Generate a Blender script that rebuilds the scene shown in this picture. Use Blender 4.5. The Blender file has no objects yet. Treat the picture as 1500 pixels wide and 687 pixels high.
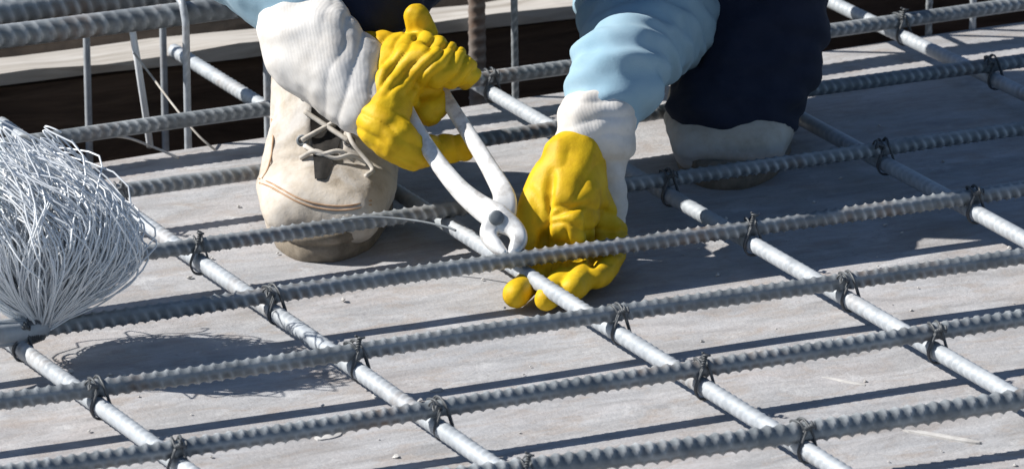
import bpy, bmesh, math, random
import numpy as np
from mathutils import Vector, Matrix, noise
from mathutils.bvhtree import BVHTree

random.seed(7)
rng = np.random.default_rng(11)
scene = bpy.context.scene
col = scene.collection

# ------------------------------------------------------------------ camera
CAM = np.array([-1.47623, -3.13481, 1.10989])
RT = np.array([0.904163, -0.427179, -0.002774])     # camera right
UP = np.array([0.128572, 0.265929, 0.955380])       # camera up
FW = np.array([0.407381, 0.864176, -0.295366])      # viewing direction
FH = np.array([0.426405, 0.904532, 0.0])            # level direction away from the camera
RH = np.array([0.904532, -0.426405, 0.0])           # level direction to the right
DIST = 3.65609
FPX = 6987.8
cd = bpy.data.cameras.new('camera')
cam = bpy.data.objects.new('camera', cd)
col.objects.link(cam)
m = Matrix(((RT[0], UP[0], -FW[0], CAM[0]), (RT[1], UP[1], -FW[1], CAM[1]),
            (RT[2], UP[2], -FW[2], CAM[2]), (0, 0, 0, 1)))
cam.matrix_world = m
cd.sensor_fit = 'HORIZONTAL'
cd.sensor_width = 36.0
cd.lens = FPX / 1500.0 * 36.0
cd.clip_start = 0.05
cd.clip_end = 200.0
cd.dof.use_dof = True
cd.dof.focus_distance = 3.62
cd.dof.aperture_fstop = 20.0
scene.camera = cam

# ------------------------------------------------------------------ light
SUN_EL = math.radians(39)
SH = -0.994 * RH + 0.10 * FH
SH = SH / np.linalg.norm(SH)
SUN = np.array([SH[0] * math.cos(SUN_EL), SH[1] * math.cos(SUN_EL), math.sin(SUN_EL)])
world = bpy.data.worlds.new('World')
scene.world = world
world.use_nodes = True
wn = world.node_tree
bg = wn.nodes['Background']
sky = wn.nodes.new('ShaderNodeTexSky')
sky.sky_type = 'NISHITA'
sky.sun_disc = False
sky.ozone_density = 3.0
sky.dust_density = 0.3
sky.sun_elevation = SUN_EL
sky.sun_rotation = math.atan2(SUN[0], SUN[1])
wn.links.new(sky.outputs[0], bg.inputs[0])
bg.inputs[1].default_value = 0.062
ld = bpy.data.lights.new('sun', 'SUN')
ld.energy = 4.8
ld.angle = math.radians(0.53)
ld.color = (1.0, 0.955, 0.89)
sun = bpy.data.objects.new('sun', ld)
col.objects.link(sun)
sun.rotation_euler = Vector(SUN).to_track_quat('Z', 'Y').to_euler()
sun.location = (-2, 2, 4)
vs = scene.view_settings
vs.view_transform = 'Standard'
vs.look = 'None'
vs.gamma = 1.0
vs.use_curve_mapping = False
vs.exposure = 0.55


# ------------------------------------------------------------------ helpers
def at(px, py, D):
    """a point of the place: photograph pixel plus its depth in metres beyond the pivot of the pincers"""
    return CAM + (DIST + D) * (FW + RT * (px - 750.0) / FPX - UP * (py - 343.5) / FPX)


def on_z(px, py, z):
    d = FW + RT * (px - 750.0) / FPX - UP * (py - 343.5) / FPX
    return CAM + d * (z - CAM[2]) / d[2]


def tag(o, label=None, cat=None, group=None, kind=None):
    if label:
        o['label'] = label
    if cat:
        o['category'] = cat
    if group:
        o['group'] = group
    if kind:
        o['kind'] = kind
    return o


def empty(name, loc=(0, 0, 0)):
    o = bpy.data.objects.new(name, None)
    o.empty_display_size = 0.05
    o.location = Vector(loc)
    col.objects.link(o)
    return o


def link(name, me, mat, parent=None, smooth=True):
    o = bpy.data.objects.new(name, me)
    col.objects.link(o)
    if mat:
        me.materials.clear()
        me.materials.append(mat)
    if smooth:
        me.polygons.foreach_set('use_smooth', [True] * len(me.polygons))
    if parent is not None:
        o.parent = parent
        if parent.type == 'EMPTY' or True:
            pm = Matrix.Translation(parent.location) if parent.parent is None else parent.matrix_basis
            # meshes are modelled in place: undo the parents' offsets
            tot = Vector((0, 0, 0))
            q = parent
            while q is not None:
                tot += q.location
                q = q.parent
            o.location = -tot
    return o


def mesh(name, v, f):
    me = bpy.data.meshes.new(name)
    me.from_pydata([tuple(map(float, p)) for p in v], [], [tuple(map(int, q)) for q in f])
    me.update()
    return me


def sweep(pts, radii, n=8, close=False, cap=True):
    """tube along a polyline, parallel transport frame; radii: one value or one per point"""
    P = np.asarray(pts, float)
    N = len(P)
    R = np.full(N, radii) if np.isscalar(radii) else np.asarray(radii, float)
    T = np.zeros_like(P)
    if close:
        T = np.roll(P, -1, 0) - np.roll(P, 1, 0)
    else:
        T[1:-1] = P[2:] - P[:-2]
        T[0] = P[1] - P[0]
        T[-1] = P[-1] - P[-2]
    T /= np.linalg.norm(T, axis=1)[:, None] + 1e-12
    a = np.array([0, 0, 1.0]) if abs(T[0][2]) < .9 else np.array([1.0, 0, 0])
    U = np.cross(T[0], a)
    U /= np.linalg.norm(U)
    ang = np.arange(n) * 2 * math.pi / n
    V = []
    for i in range(N):
        U = U - T[i] * (U @ T[i])
        U /= np.linalg.norm(U) + 1e-12
        W = np.cross(T[i], U)
        V.append(P[i] + R[i] * (np.cos(ang)[:, None] * U + np.sin(ang)[:, None] * W))
    V = np.concatenate(V)
    F = []
    last = N if close else N - 1
    for i in range(last):
        j = (i + 1) % N
        for k in range(n):
            l = (k + 1) % n
            F.append((i * n + k, i * n + l, j * n + l, j * n + k))
    if cap and not close:
        F.append(tuple(range(n - 1, -1, -1)))
        F.append(tuple((N - 1) * n + k for k in range(n)))
    return V, F


def merge(parts):
    V, F, o = [], [], 0
    for v, f in parts:
        V.append(np.asarray(v, float))
        F += [tuple(i + o for i in q) for q in f]
        o += len(v)
    return np.concatenate(V), F


def spline(pts, n):
    """Catmull-Rom through the points"""
    P = np.asarray(pts, float)
    Q = np.vstack([2 * P[0] - P[1], P, 2 * P[-1] - P[-2]])
    out = []
    for i in range(len(P) - 1):
        p0, p1, p2, p3 = Q[i:i + 4]
        for t in np.linspace(0, 1, n, endpoint=False):
            out.append(.5 * ((2 * p1) + (-p0 + p2) * t + (2 * p0 - 5 * p1 + 4 * p2 - p3) * t * t + (-p0 + 3 * p1 - 3 * p2 + p3) * t ** 3))
    out.append(P[-1])
    return np.array(out)


_bm = bmesh.new()
bmesh.ops.create_icosphere(_bm, subdivisions=2, radius=1)
ICO = np.array([v.co[:] for v in _bm.verts])
_bm.free()


def hull(spheres):
    """convex hull of spheres (x, y, z, r)"""
    pts = np.concatenate([np.asarray(s[:3], float) + ICO * s[3] for s in spheres])
    b = bmesh.new()
    for p in pts:
        b.verts.new(p)
    r = bmesh.ops.convex_hull(b, input=b.verts)
    dead = [e for e in r['geom_interior'] if isinstance(e, bmesh.types.BMVert)]
    bmesh.ops.delete(b, geom=dead, context='VERTS')
    b.verts.index_update()
    bmesh.ops.recalc_face_normals(b, faces=b.faces)
    v = np.array([x.co[:] for x in b.verts])
    f = [tuple(x.index for x in q.verts) for q in b.faces]
    b.free()
    return v, f


def chain(js):
    return [hull([js[i], js[i + 1]]) for i in range(len(js) - 1)]


def S(px, py, D, r):
    p = at(px, py, D)
    return (p[0], p[1], p[2], r)


def voxel_mesh(name, parts, voxel, smooth=6, disp=None, post=0):
    """union of closed parts as one continuous surface, smoothed, then displaced along its normals"""
    v, f = merge(parts)
    me = mesh(name, v, f)
    o = bpy.data.objects.new('temporary', me)
    col.objects.link(o)
    md = o.modifiers.new('r', 'REMESH')
    md.mode = 'VOXEL'
    md.voxel_size = voxel
    md.adaptivity = 0
    dg = bpy.context.evaluated_depsgraph_get()
    out = bpy.data.meshes.new_from_object(o.evaluated_get(dg))
    bpy.data.objects.remove(o)
    bpy.data.meshes.remove(me)
    out.name = name
    n = len(out.vertices)
    co = np.empty(n * 3)
    out.vertices.foreach_get('co', co)
    co = co.reshape(-1, 3)
    ed = np.empty(len(out.edges) * 2, dtype=np.int64)
    out.edges.foreach_get('vertices', ed)
    ed = ed.reshape(-1, 2)
    deg = np.bincount(ed.ravel(), minlength=n).astype(float)[:, None]

    def lap(c, k):
        s = np.stack([np.bincount(ed[:, 0], c[ed[:, 1], a], n) + np.bincount(ed[:, 1], c[ed[:, 0], a], n) for a in range(3)], 1)
        return c + k * (s / deg - c)
    for i in range(smooth):
        co = lap(co, .55)
    if disp is not None:
        out.vertices.foreach_set('co', co.ravel())
        out.update()
        no = np.empty(n * 3)
        out.vertices.foreach_get('normal', no)
        no = no.reshape(-1, 3)
        co = co + no * disp(co, no)[:, None]
    for i in range(post):
        co = lap(co, .3)
    out.vertices.foreach_set('co', co.ravel())
    out.update()
    return out


def fnoise(co, M, off=0.0, octs=2):
    q = co @ np.asarray(M, float).T + off
    if octs == 1:
        return np.array([noise.noise(Vector(p)) for p in q])
    return np.array([noise.noise(Vector(p)) + .5 * noise.noise(Vector(p) * 2.1 + Vector((3.1, 1.7, 5.2))) for p in q])


def pix(co):
    """photograph pixels of points, used to place creases on the clothes"""
    d = co - CAM
    z = d @ FW
    return 750 + FPX * (d @ RT) / z, 343.5 - FPX * (d @ UP) / z


def sstep(a, b, x):
    t = np.clip((x - a) / (b - a), 0, 1)
    return t * t * (3 - 2 * t)


# ------------------------------------------------------------------ materials
def mat_new(name, rough=.6, metal=0.0, spec=.5):
    m = bpy.data.materials.new(name)
    m.use_nodes = True
    b = m.node_tree.nodes['Principled BSDF']
    b.inputs['Roughness'].default_value = rough
    b.inputs['Metallic'].default_value = metal
    b.inputs['Specular IOR Level'].default_value = spec
    return m, m.node_tree, b


def nd(t, kind, **kw):
    n = t.nodes.new(kind)
    for k, v in kw.items():
        if k.startswith('i_'):
            n.inputs[k[2:].replace('_', ' ')].default_value = v
        else:
            setattr(n, k, v)
    return n


def coords(t, scale=(1, 1, 1), rot=(0, 0, 0)):
    c = t.nodes.new('ShaderNodeTexCoord')
    mp = t.nodes.new('ShaderNodeMapping')
    mp.inputs['Scale'].default_value = scale
    mp.inputs['Rotation'].default_value = rot
    t.links.new(c.outputs['Object'], mp.inputs[0])
    return mp.outputs[0]


def tex(t, vec, scale, detail=6, rough=.6, dist=0.0):
    n = nd(t, 'ShaderNodeTexNoise')
    n.inputs['Scale'].default_value = scale
    n.inputs['Detail'].default_value = detail
    n.inputs['Roughness'].default_value = rough
    n.inputs['Distortion'].default_value = dist
    t.links.new(vec, n.inputs['Vector'])
    return n.outputs['Fac']


def ramp(t, fac, stops):
    r = t.nodes.new('ShaderNodeValToRGB')
    e = r.color_ramp.elements
    while len(e) < len(stops):
        e.new(.5)
    for i, (p, c) in enumerate(stops):
        e[i].position = p
        e[i].color = (*c, 1) if len(c) == 3 else c
    t.links.new(fac, r.inputs[0])
    return r.outputs[0]


def mix(t, fac, a, b, mode='MIX'):
    n = t.nodes.new('ShaderNodeMix')
    n.data_type = 'RGBA'
    n.blend_type = mode
    for k, s in ((0, fac), (6, a), (7, b)):
        if isinstance(s, (int, float)):
            n.inputs[k].default_value = s
        elif isinstance(s, tuple):
            n.inputs[k].default_value = (*s, 1)
        else:
            t.links.new(s, n.inputs[k])
    return n.outputs[2]


def bump(t, b, h, strength, dist):
    n = t.nodes.new('ShaderNodeBump')
    n.inputs['Strength'].default_value = strength
    n.inputs['Distance'].default_value = dist
    t.links.new(h, n.inputs['Height'])
    t.links.new(n.outputs[0], b.inputs['Normal'])


MAT = {}


def make_mats():
    # weathered, cement-dusted plywood, grain along the bars
    m, t, b = mat_new('weathered_plywood', .85, 0, .25)
    g = tex(t, coords(t, (14, 48, 40)), 1.0, 9, .68, .9)
    base = ramp(t, g, [(.25, (.255, .250, .255)), (.5, (.385, .385, .395)), (.75, (.49, .49, .505))])
    bl = tex(t, coords(t, (4, 9, 5)), 1.6, 5, .6, .4)
    tint = ramp(t, bl, [(.3, (.86, .88, .90)), (.5, (1, 1, 1)), (.7, (1.0, .955, .93))])
    c1 = mix(t, 1.0, base, tint, 'MULTIPLY')
    sp = tex(t, coords(t), 34, 7, .7)
    pale = ramp(t, sp, [(.56, (0, 0, 0)), (.68, (1, 1, 1))])
    f1 = nd(t, 'ShaderNodeMath', operation='MULTIPLY')
    t.links.new(pale, f1.inputs[0])
    f1.inputs[1].default_value = .45
    c2 = mix(t, f1.outputs[0], c1, (.58, .585, .59))
    mo = tex(t, coords(t, (16, 30, 20)), 1.5, 9, .72, .7)
    mf = ramp(t, mo, [(.50, (0, 0, 0)), (.66, (.62, .62, .62))])
    c2 = mix(t, mf, c2, (.335, .285, .25))
    st = tex(t, coords(t, (3.1, 7.3, 5)), 1.3, 8, .62, .3)
    sf = ramp(t, st, [(.53, (0, 0, 0)), (.68, (.6, .6, .6))])
    c2 = mix(t, sf, c2, (.24, .225, .215))
    fi = tex(t, coords(t), 210, 4, .7)
    dk = ramp(t, fi, [(.30, (1, 1, 1)), (.40, (0, 0, 0))])
    f2 = nd(t, 'ShaderNodeMath', operation='MULTIPLY')
    t.links.new(dk, f2.inputs[0])
    f2.inputs[1].default_value = .5
    c3 = mix(t, f2.outputs[0], c2, (.19, .18, .17))
    t.links.new(c3, b.inputs['Base Color'])
    h = nd(t, 'ShaderNodeMath', operation='ADD')
    t.links.new(g, h.inputs[0])
    t.links.new(fi, h.inputs[1])
    bump(t, b, h.outputs[0], .5, .0016)
    MAT['ply'] = m
    # rough sawn dark form boards of the trench
    m, t, b = mat_new('dark_form_board', .85, 0, .25)
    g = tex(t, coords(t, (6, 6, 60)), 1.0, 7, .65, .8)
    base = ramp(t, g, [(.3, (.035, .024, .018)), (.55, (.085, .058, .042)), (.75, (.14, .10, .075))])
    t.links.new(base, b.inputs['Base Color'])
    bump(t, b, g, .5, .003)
    MAT['board'] = m
    m, t, b = mat_new('grey_sawn_timber', .85, 0, .25)
    g = tex(t, coords(t, (5, 60, 60)), 1.0, 7, .65, .8)
    base = ramp(t, g, [(.3, (.30, .27, .23)), (.55, (.47, .44, .40)), (.75, (.56, .54, .50))])
    t.links.new(base, b.inputs['Base Color'])
    bump(t, b, g, .5, .002)
    MAT['timber'] = m
    m, t, b = mat_new('soil', .95, 0, .1)
    g = tex(t, coords(t), 9, 8, .7)
    t.links.new(ramp(t, g, [(.3, (.012, .010, .008)), (.7, (.045, .035, .027))]), b.inputs['Base Color'])
    bump(t, b, g, .8, .02)
    MAT['soil'] = m

    # bar steel
    def steel(name, lo, hi, rust, amount, metal=.15, crest=None):
        m, t, b = mat_new(name, .5, metal, .5)
        g = tex(t, coords(t), 60, 6, .65)
        base = ramp(t, g, [(.3, lo), (.7, hi)])
        r1 = tex(t, coords(t), 11, 7, .7)
        f = ramp(t, r1, [(.62 - amount, (0, 0, 0)), (.74 - amount * .6, (1, 1, 1))])
        fm = nd(t, 'ShaderNodeMath', operation='MULTIPLY')
        t.links.new(f, fm.inputs[0])
        fm.inputs[1].default_value = .75
        c = mix(t, fm.outputs[0], base, rust)
        if crest:
            # rib crests painted bright: worn steel plus the glint of sunlit ribs
            at_ = nd(t, 'ShaderNodeAttribute', attribute_name='wear_glint')
            g2 = tex(t, coords(t), 23, 5, .65)
            k = ramp(t, g2, [(.36, (.12, .12, .12)), (.60, (1, 1, 1))])
            mm = nd(t, 'ShaderNodeMath', operation='MULTIPLY')
            t.links.new(at_.outputs['Fac'], mm.inputs[0])
            t.links.new(k, mm.inputs[1])
            c = mix(t, mm.outputs[0], c, crest)
        t.links.new(c, b.inputs['Base Color'])
        rr = ramp(t, g, [(.3, (.42, .42, .42)), (.7, (.62, .62, .62))])
        t.links.new(rr, b.inputs['Roughness'])
        bump(t, b, g, .35, .0005)
        return m
    MAT['bar'] = steel('mill_scale_steel', (.095, .11, .123), (.21, .235, .255), (.19, .125, .085), .085, .15, (.54, .57, .59))
    MAT['bar_pale'] = steel('sunlit_bar_steel', (.29, .32, .35), (.45, .485, .52), (.25, .205, .17), .075, .12, (.52, .55, .58))  # paler copy of the bar steel: cross bars' sunlit brightness put into the colour
    MAT['bar_rust'] = steel('rusty_bar_steel', (.11, .095, .085), (.24, .21, .19), (.16, .085, .05), .14, .1, (.34, .30, .27))
    MAT['tie'] = steel('dark_tie_wire', (.05, .055, .06), (.12, .13, .14), (.14, .08, .05), .03)
    m, t, b = mat_new('bright_wire', .45, .12, .5)
    g = tex(t, coords(t), 45, 4, .6)
    t.links.new(ramp(t, g, [(.3, (.70, .74, .78)), (.7, (.86, .885, .91))]), b.inputs['Base Color'])
    MAT['wire'] = m
    m, t, b = mat_new('worn_tool_steel', .40, .2, .5)
    g = tex(t, coords(t), 70, 6, .65)
    t.links.new(ramp(t, g, [(.28, (.38, .36, .34)), (.5, (.72, .72, .71)), (.75, (.86, .86, .85))]), b.inputs['Base Color'])
    bump(t, b, g, .25, .0006)
    MAT['tool'] = m

    # yellow rubber-dipped glove
    m, t, b = mat_new('yellow_dipped_glove', .55, 0, .22)
    g = tex(t, coords(t), 38, 6, .65)
    base = ramp(t, g, [(.28, (.48, .275, .008)), (.5, (.64, .41, .010)), (.75, (.70, .48, .018))])
    d = tex(t, coords(t), 16, 7, .75)
    f = ramp(t, d, [(.58, (0, 0, 0)), (.72, (.55, .55, .55))])
    t.links.new(mix(t, f, base, (.40, .235, .05)), b.inputs['Base Color'])
    fi = tex(t, coords(t), 420, 3, .6)
    bump(t, b, fi, .35, .0007)
    MAT['glove'] = m
    # knitted cotton cuff
    m, t, b = mat_new('cream_knit_cotton', .9, 0, .15)
    g = tex(t, coords(t), 24, 6, .65)
    base = ramp(t, g, [(.3, (.50, .47, .43)), (.55, (.68, .66, .63)), (.75, (.75, .735, .72))])
    t.links.new(base, b.inputs['Base Color'])
    w = nd(t, 'ShaderNodeTexWave')
    w.inputs['Scale'].default_value = 130
    w.inputs['Distortion'].default_value = 3
    w.inputs['Detail'].default_value = 2
    t.links.new(coords(t, rot=(.4, .3, .9)), w.inputs['Vector'])
    bump(t, b, w.outputs['Fac'], .10, .0006)
    MAT['cuff'] = m

    def cloth(name, lo, hi, thread=900, bstr=.3):
        m, t, b = mat_new(name, .92, 0, .12)
        g = tex(t, coords(t), 14, 7, .65)
        t.links.new(ramp(t, g, [(.3, lo), (.7, hi)]), b.inputs['Base Color'])
        b.inputs['Sheen Weight'].default_value = .06
        fi = tex(t, coords(t), thread, 2, .6)
        bump(t, b, fi, bstr, .0006)
        return m
    MAT['shirt'] = cloth('faded_blue_cotton', (.25, .40, .50), (.34, .48, .57))
    MAT['navy'] = cloth('navy_work_cotton', (.012, .016, .032), (.026, .032, .055))
    MAT['skin'] = cloth('skin', (.32, .19, .13), (.42, .26, .18), 300, .15)
    MAT['hair'] = cloth('dark_hair', (.012, .01, .009), (.03, .025, .02), 500, .6)
    # beige suede boot
    m, t, b = mat_new('dusty_beige_suede', .92, 0, .15)
    g = tex(t, coords(t), 26, 8, .7)
    base = ramp(t, g, [(.28, (.30, .255, .20)), (.5, (.52, .465, .395)), (.72, (.62, .585, .535))])
    d = tex(t, coords(t), 9, 6, .7, .6)
    f = ramp(t, d, [(.52, (0, 0, 0)), (.68, (.7, .7, .7))])
    t.links.new(mix(t, f, base, (.60, .60, .60)), b.inputs['Base Color'])
    fi = tex(t, coords(t), 330, 4, .65)
    bump(t, b, fi, .4, .001)
    MAT['suede'] = m
    m, t, b = mat_new('worn_rubber_sole', .8, 0, .25)
    g = tex(t, coords(t), 40, 7, .7)
    t.links.new(ramp(t, g, [(.3, (.10, .085, .065)), (.55, (.24, .205, .16)), (.8, (.40, .36, .30))]), b.inputs['Base Color'])
    bump(t, b, g, .5, .0015)
    MAT['sole'] = m
    m, t, b = mat_new('throat_shade', .9, 0, .1)  # dark colour standing for the shade in the boot's throat
    g = tex(t, coords(t), 60, 4, .6)
    t.links.new(ramp(t, g, [(.3, (.02, .02, .02)), (.7, (.06, .055, .05))]), b.inputs['Base Color'])
    MAT['dark'] = m
    m, t, b = mat_new('pale_lace_cord', .9, 0, .1)
    g = tex(t, coords(t), 90, 4, .6)
    t.links.new(ramp(t, g, [(.3, (.40, .37, .33)), (.7, (.66, .63, .58))]), b.inputs['Base Color'])
    MAT['lace'] = m
    m, t, b = mat_new('tan_thread', .9, 0, .1)
    g = tex(t, coords(t), 120, 3, .6)
    t.links.new(ramp(t, g, [(.3, (.36, .22, .13)), (.7, (.52, .36, .24))]), b.inputs['Base Color'])
    MAT['seam'] = m
    m, t, b = mat_new('cement_crumb', .95, 0, .1)
    g = tex(t, coords(t), 50, 4, .6)
    t.links.new(ramp(t, g, [(.3, (.34, .33, .32)), (.7, (.66, .65, .63))]), b.inputs['Base Color'])
    MAT['crumb'] = m


make_mats()


# ------------------------------------------------------------------ the deck and the trench
def sheet(name, corners, thick, nx, ny, mat, parent, warp=.0012, seed=0.0):
    """a board with its own edges and a slightly uneven top; corners in order round the top"""
    A, B, C_, D_ = [np.array(c, float) for c in corners]
    V, F = [], []
    for j in range(ny + 1):
        for i in range(nx + 1):
            s, q = i / nx, j / ny
            p = (A * (1 - s) + B * s) * (1 - q) + (D_ * (1 - s) + C_ * s) * q
            p = p + np.array([0, 0, warp * noise.noise(Vector((p[0] * 4 + seed, p[1] * 7, seed)))])
            V.append(p)
    for j in range(ny):
        for i in range(nx):
            a = j * (nx + 1) + i
            F.append((a, a + 1, a + nx + 2, a + nx + 1))
    ring = [i for i in range(nx + 1)] + [(j + 1) * (nx + 1) - 1 for j in range(1, ny + 1)] + \
           [ny * (nx + 1) + i for i in range(nx - 1, -1, -1)] + [j * (nx + 1) for j in range(ny - 1, 0, -1)]
    o = len(V)
    for k in ring:
        V.append(V[k] - np.array([0, 0, thick]))
    n = len(ring)
    for k in range(n):
        l = (k + 1) % n
        F.append((ring[l], ring[k], o + k, o + l))
    F.append(tuple(o + k for k in range(n - 1, -1, -1)))
    return link(name, mesh(name, V, F), mat, parent, smooth=False)


def edge_y(x):
    return .454 + .066 * x


deck = tag(empty('formwork_deck', (0, 0, 0)), kind='structure')
xs = [-2.6, -.92, 1.52, 3.4]
for i in range(3):
    g = .0018
    sheet('plywood_sheet', [(xs[i] + g, -.78 + g, 0), (xs[i + 1] - g, -.78 + g, 0), (xs[i + 1] - g, edge_y(xs[i + 1]), 0), (xs[i] + g, edge_y(xs[i]), 0)],
          .021, 30, 20, MAT['ply'], deck, .0016, i * 3.3)
    sheet('plywood_sheet', [(xs[i] + g - .5, -3.2, 0), (xs[i + 1] - g - .5, -3.2, 0), (xs[i + 1] - g - .5, -.78 - g, 0), (xs[i] + g - .5, -.78 - g, 0)],
          .021, 16, 16, MAT['ply'], deck, .0016, 20 + i * 3.3)


def board(name, x0, x1, y0, y1, z0, z1, mat, parent, slope=.066, nx=24, jag=.002, seed=0.):
    """long timber following the trench, with slightly wavy edges"""
    V, F = [], []
    for i in range(nx + 1):
        x = x0 + (x1 - x0) * i / nx
        w = [jag * noise.noise(Vector((x * 9, k * 3.7 + seed, 1.3))) for k in range(6)]
        V += [(x, y0 + slope * x + w[0], z0), (x, y1 + slope * x + w[1], z0), (x, y1 + slope * x + w[2], z1 + w[3]), (x, y0 + slope * x + w[4], z1 + w[5])]
    for i in range(nx):
        a, b = i * 4, i * 4 + 4
        for k in range(4):
            l = (k + 1) % 4
            F.append((a + k, b + k, b + l, a + l))
    F.append((0, 1, 2, 3))
    F.append((nx * 4 + 3, nx * 4 + 2, nx * 4 + 1, nx * 4))
    return link(name, mesh(name, V, F), mat, parent, smooth=False)


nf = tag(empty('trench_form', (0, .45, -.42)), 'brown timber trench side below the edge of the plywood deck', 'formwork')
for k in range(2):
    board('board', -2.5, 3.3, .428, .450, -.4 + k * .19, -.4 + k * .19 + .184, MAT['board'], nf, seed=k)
ff = tag(empty('far_trench_form', (0, .76, -.42)), 'dark board side of the trench, topped by a pale plank', 'formwork')
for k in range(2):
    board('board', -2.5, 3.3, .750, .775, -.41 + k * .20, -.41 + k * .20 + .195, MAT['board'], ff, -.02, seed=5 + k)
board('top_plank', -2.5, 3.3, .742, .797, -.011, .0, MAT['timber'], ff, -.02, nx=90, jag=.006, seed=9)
so = sheet('soil', [(-3, .2, -.42), (3.8, .2, -.42), (3.8, 2.6, -.40), (-3, 2.6, -.40)], .05, 40, 30, MAT['soil'], None, .05, 2.)
tag(so, kind='structure')


# ------------------------------------------------------------------ reinforcing bars
def rebar_mesh(name, path, r, pitch, mat, rib=.0011, rings=6, n=12, spin=0., lean=.9, seed=0.):
    """deformed bar: two rows of slanted crescent ribs and two longitudinal ribs"""
    P = np.asarray(path, float)
    seg = np.linalg.norm(np.diff(P, axis=0), axis=1)
    s = np.concatenate([[0], np.cumsum(seg)])
    Ltot = s[-1]
    m_ = int(Ltot / pitch * rings)
    t = np.linspace(0, Ltot, m_ + 1)
    Q = np.stack([np.interp(t, s, P[:, k]) for k in range(3)], 1)
    T = np.gradient(Q, axis=0)
    T /= np.linalg.norm(T, axis=1)[:, None]
    ref = np.array([0, 0, 1.0]) if abs(T[0][2]) < .8 else np.array([1.0, 0, 0])
    U = ref - T * (T @ ref)[:, None]
    U /= np.linalg.norm(U, axis=1)[:, None]
    W = np.cross(T, U)
    ang = np.arange(n) * 2 * math.pi / n + spin
    th = np.arange(n) * 2 * math.pi / n
    ph = (t[:, None] / pitch + lean * np.abs(((th / math.pi) % 1) - .5)[None, :] * 1.0 + .5 * (th[None, :] > math.pi)) % 1.0
    prof = np.clip(1 - np.abs(ph - .5) / .26, 0, 1)
    cres = np.clip(1 - (np.abs(((th / math.pi) % 1) - .5) / .44) ** 3, 0, 1)[None, :]
    rad = r + rib * prof * cres
    lon = (np.abs(((th / math.pi + .02) % 1)) < .06) | (np.abs(((th / math.pi + .02) % 1) - 1) < .04)
    rad = rad + .5 * rib * lon[None, :]
    V = Q[:, None, :] + rad[:, :, None] * (np.cos(ang)[None, :, None] * U[:, None, :] + np.sin(ang)[None, :, None] * W[:, None, :])
    V = V.reshape(-1, 3)
    i = np.arange(m_)[:, None] * n
    k = np.arange(n)[None, :]
    l = (k + 1) % n
    F = np.stack([i + k, i + l, i + n + l, i + n + k], -1).reshape(-1, 4)
    me = bpy.data.meshes.new(name)
    F2 = F.tolist()
    F2.append(list(range(n - 1, -1, -1)))
    F2.append([m_ * n + q for q in range(n)])
    me.from_pydata(V.tolist(), [], F2)
    me.update()
    at_ = me.attributes.new('wear_glint', 'FLOAT', 'POINT')
    at_.data.foreach_set('value', np.clip(prof * cres + .55 * lon[None, :], 0, 1).ravel().astype(np.float32))
    return me


def bent(p0, p1, amp, seed, n=26):
    P = np.linspace(np.array(p0, float), np.array(p1, float), n)
    d = P[-1] - P[0]
    side = np.array([-d[1], d[0], 0]) / np.linalg.norm(d)
    for i in range(n):
        q = i / (n - 1) * np.linalg.norm(d)
        P[i] += side * amp * noise.noise(Vector((q * 3.1, seed, 0))) + np.array([0, 0, .5 * amp * noise.noise(Vector((q * 3.1, seed, 7)))])
    return P


ZL, ZC = .0322, .0204
LB = {-2: (.0315, .4320), -1: (.0362, .2654), 0: (.0096, .0982), 1: (-.0081, -.0428), 2: (-.0273, -.1923), 3: (-.0140, -.3263), 4: (-.0640, -.4714)}
CB = {1: (-.0393, -.4109), 2: (-.0195, -.2151), 3: (-.0006, -.0067), 4: (.0080, .1831), 5: (.0255, .3802), 6: (.0138, .5903)}
LLAB = {-2: 'ribbed steel bar running along the plywood edge beside the dark trench',
        -1: 'steel bar passing under the raised heels of the beige boots',
        0: 'steel bar crossing close in front of the toes of the beige boots',
        1: 'ribbed steel bar held by the yellow glove, with the pincers above it',
        2: 'steel bar next to the gloved-hand bar, on the side away from the boots',
        3: 'second steel bar from the gloved-hand bar, on the side away from the boots',
        4: 'third steel bar from the gloved-hand bar, with coarse tooth-like ribs'}
CLAB = {1: 'pale lower bar starting beneath the neck of the wire bundle',
        2: 'pale lower bar between the wire bundle and the pincers, passing the boot toe',
        3: 'pale lower bar under the jaws of the pincers',
        4: 'pale lower bar next to the pincers bar, half in the shadow of the worker',
        5: 'pale lower bar passing the second boot, mostly inside the shadow of the worker',
        6: 'pale lower bar whose end juts out over the trench, farthest from the wire bundle'}
for j, (a, b_) in LB.items():
    p = bent((-1.15, -1.15 * a + b_, ZL), (1.45, 1.45 * a + b_, ZL), .004, j * 5.3)
    rr = .0056 if j < 4 else .0064
    me = rebar_mesh('rebar', p, rr, .0086 if j < 4 else .0096, MAT['bar'], .0017 if j < 4 else .0022, spin=.4 + j * .35)
    o = link('rebar', me, MAT['bar'])
    tag(o, LLAB[j], 'rebar', 'upper bars of the mesh')
for j, (a, b_) in CB.items():
    y1 = {6: .60, 4: .56, 3: .68, 5: .55}.get(j, .52)
    p = bent((-1.0 * a + b_, -1.0, ZC), (y1 * a + b_, y1, ZC), .003, 40 + j * 3.7)
    me = rebar_mesh('rebar', p, .0060, .0085, MAT['bar_pale'], .0007, rings=5, spin=1.1 + j * .5)
    o = link('rebar', me, MAT['bar_pale'])
    tag(o, CLAB[j], 'rebar', 'lower bars of the mesh')


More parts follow.
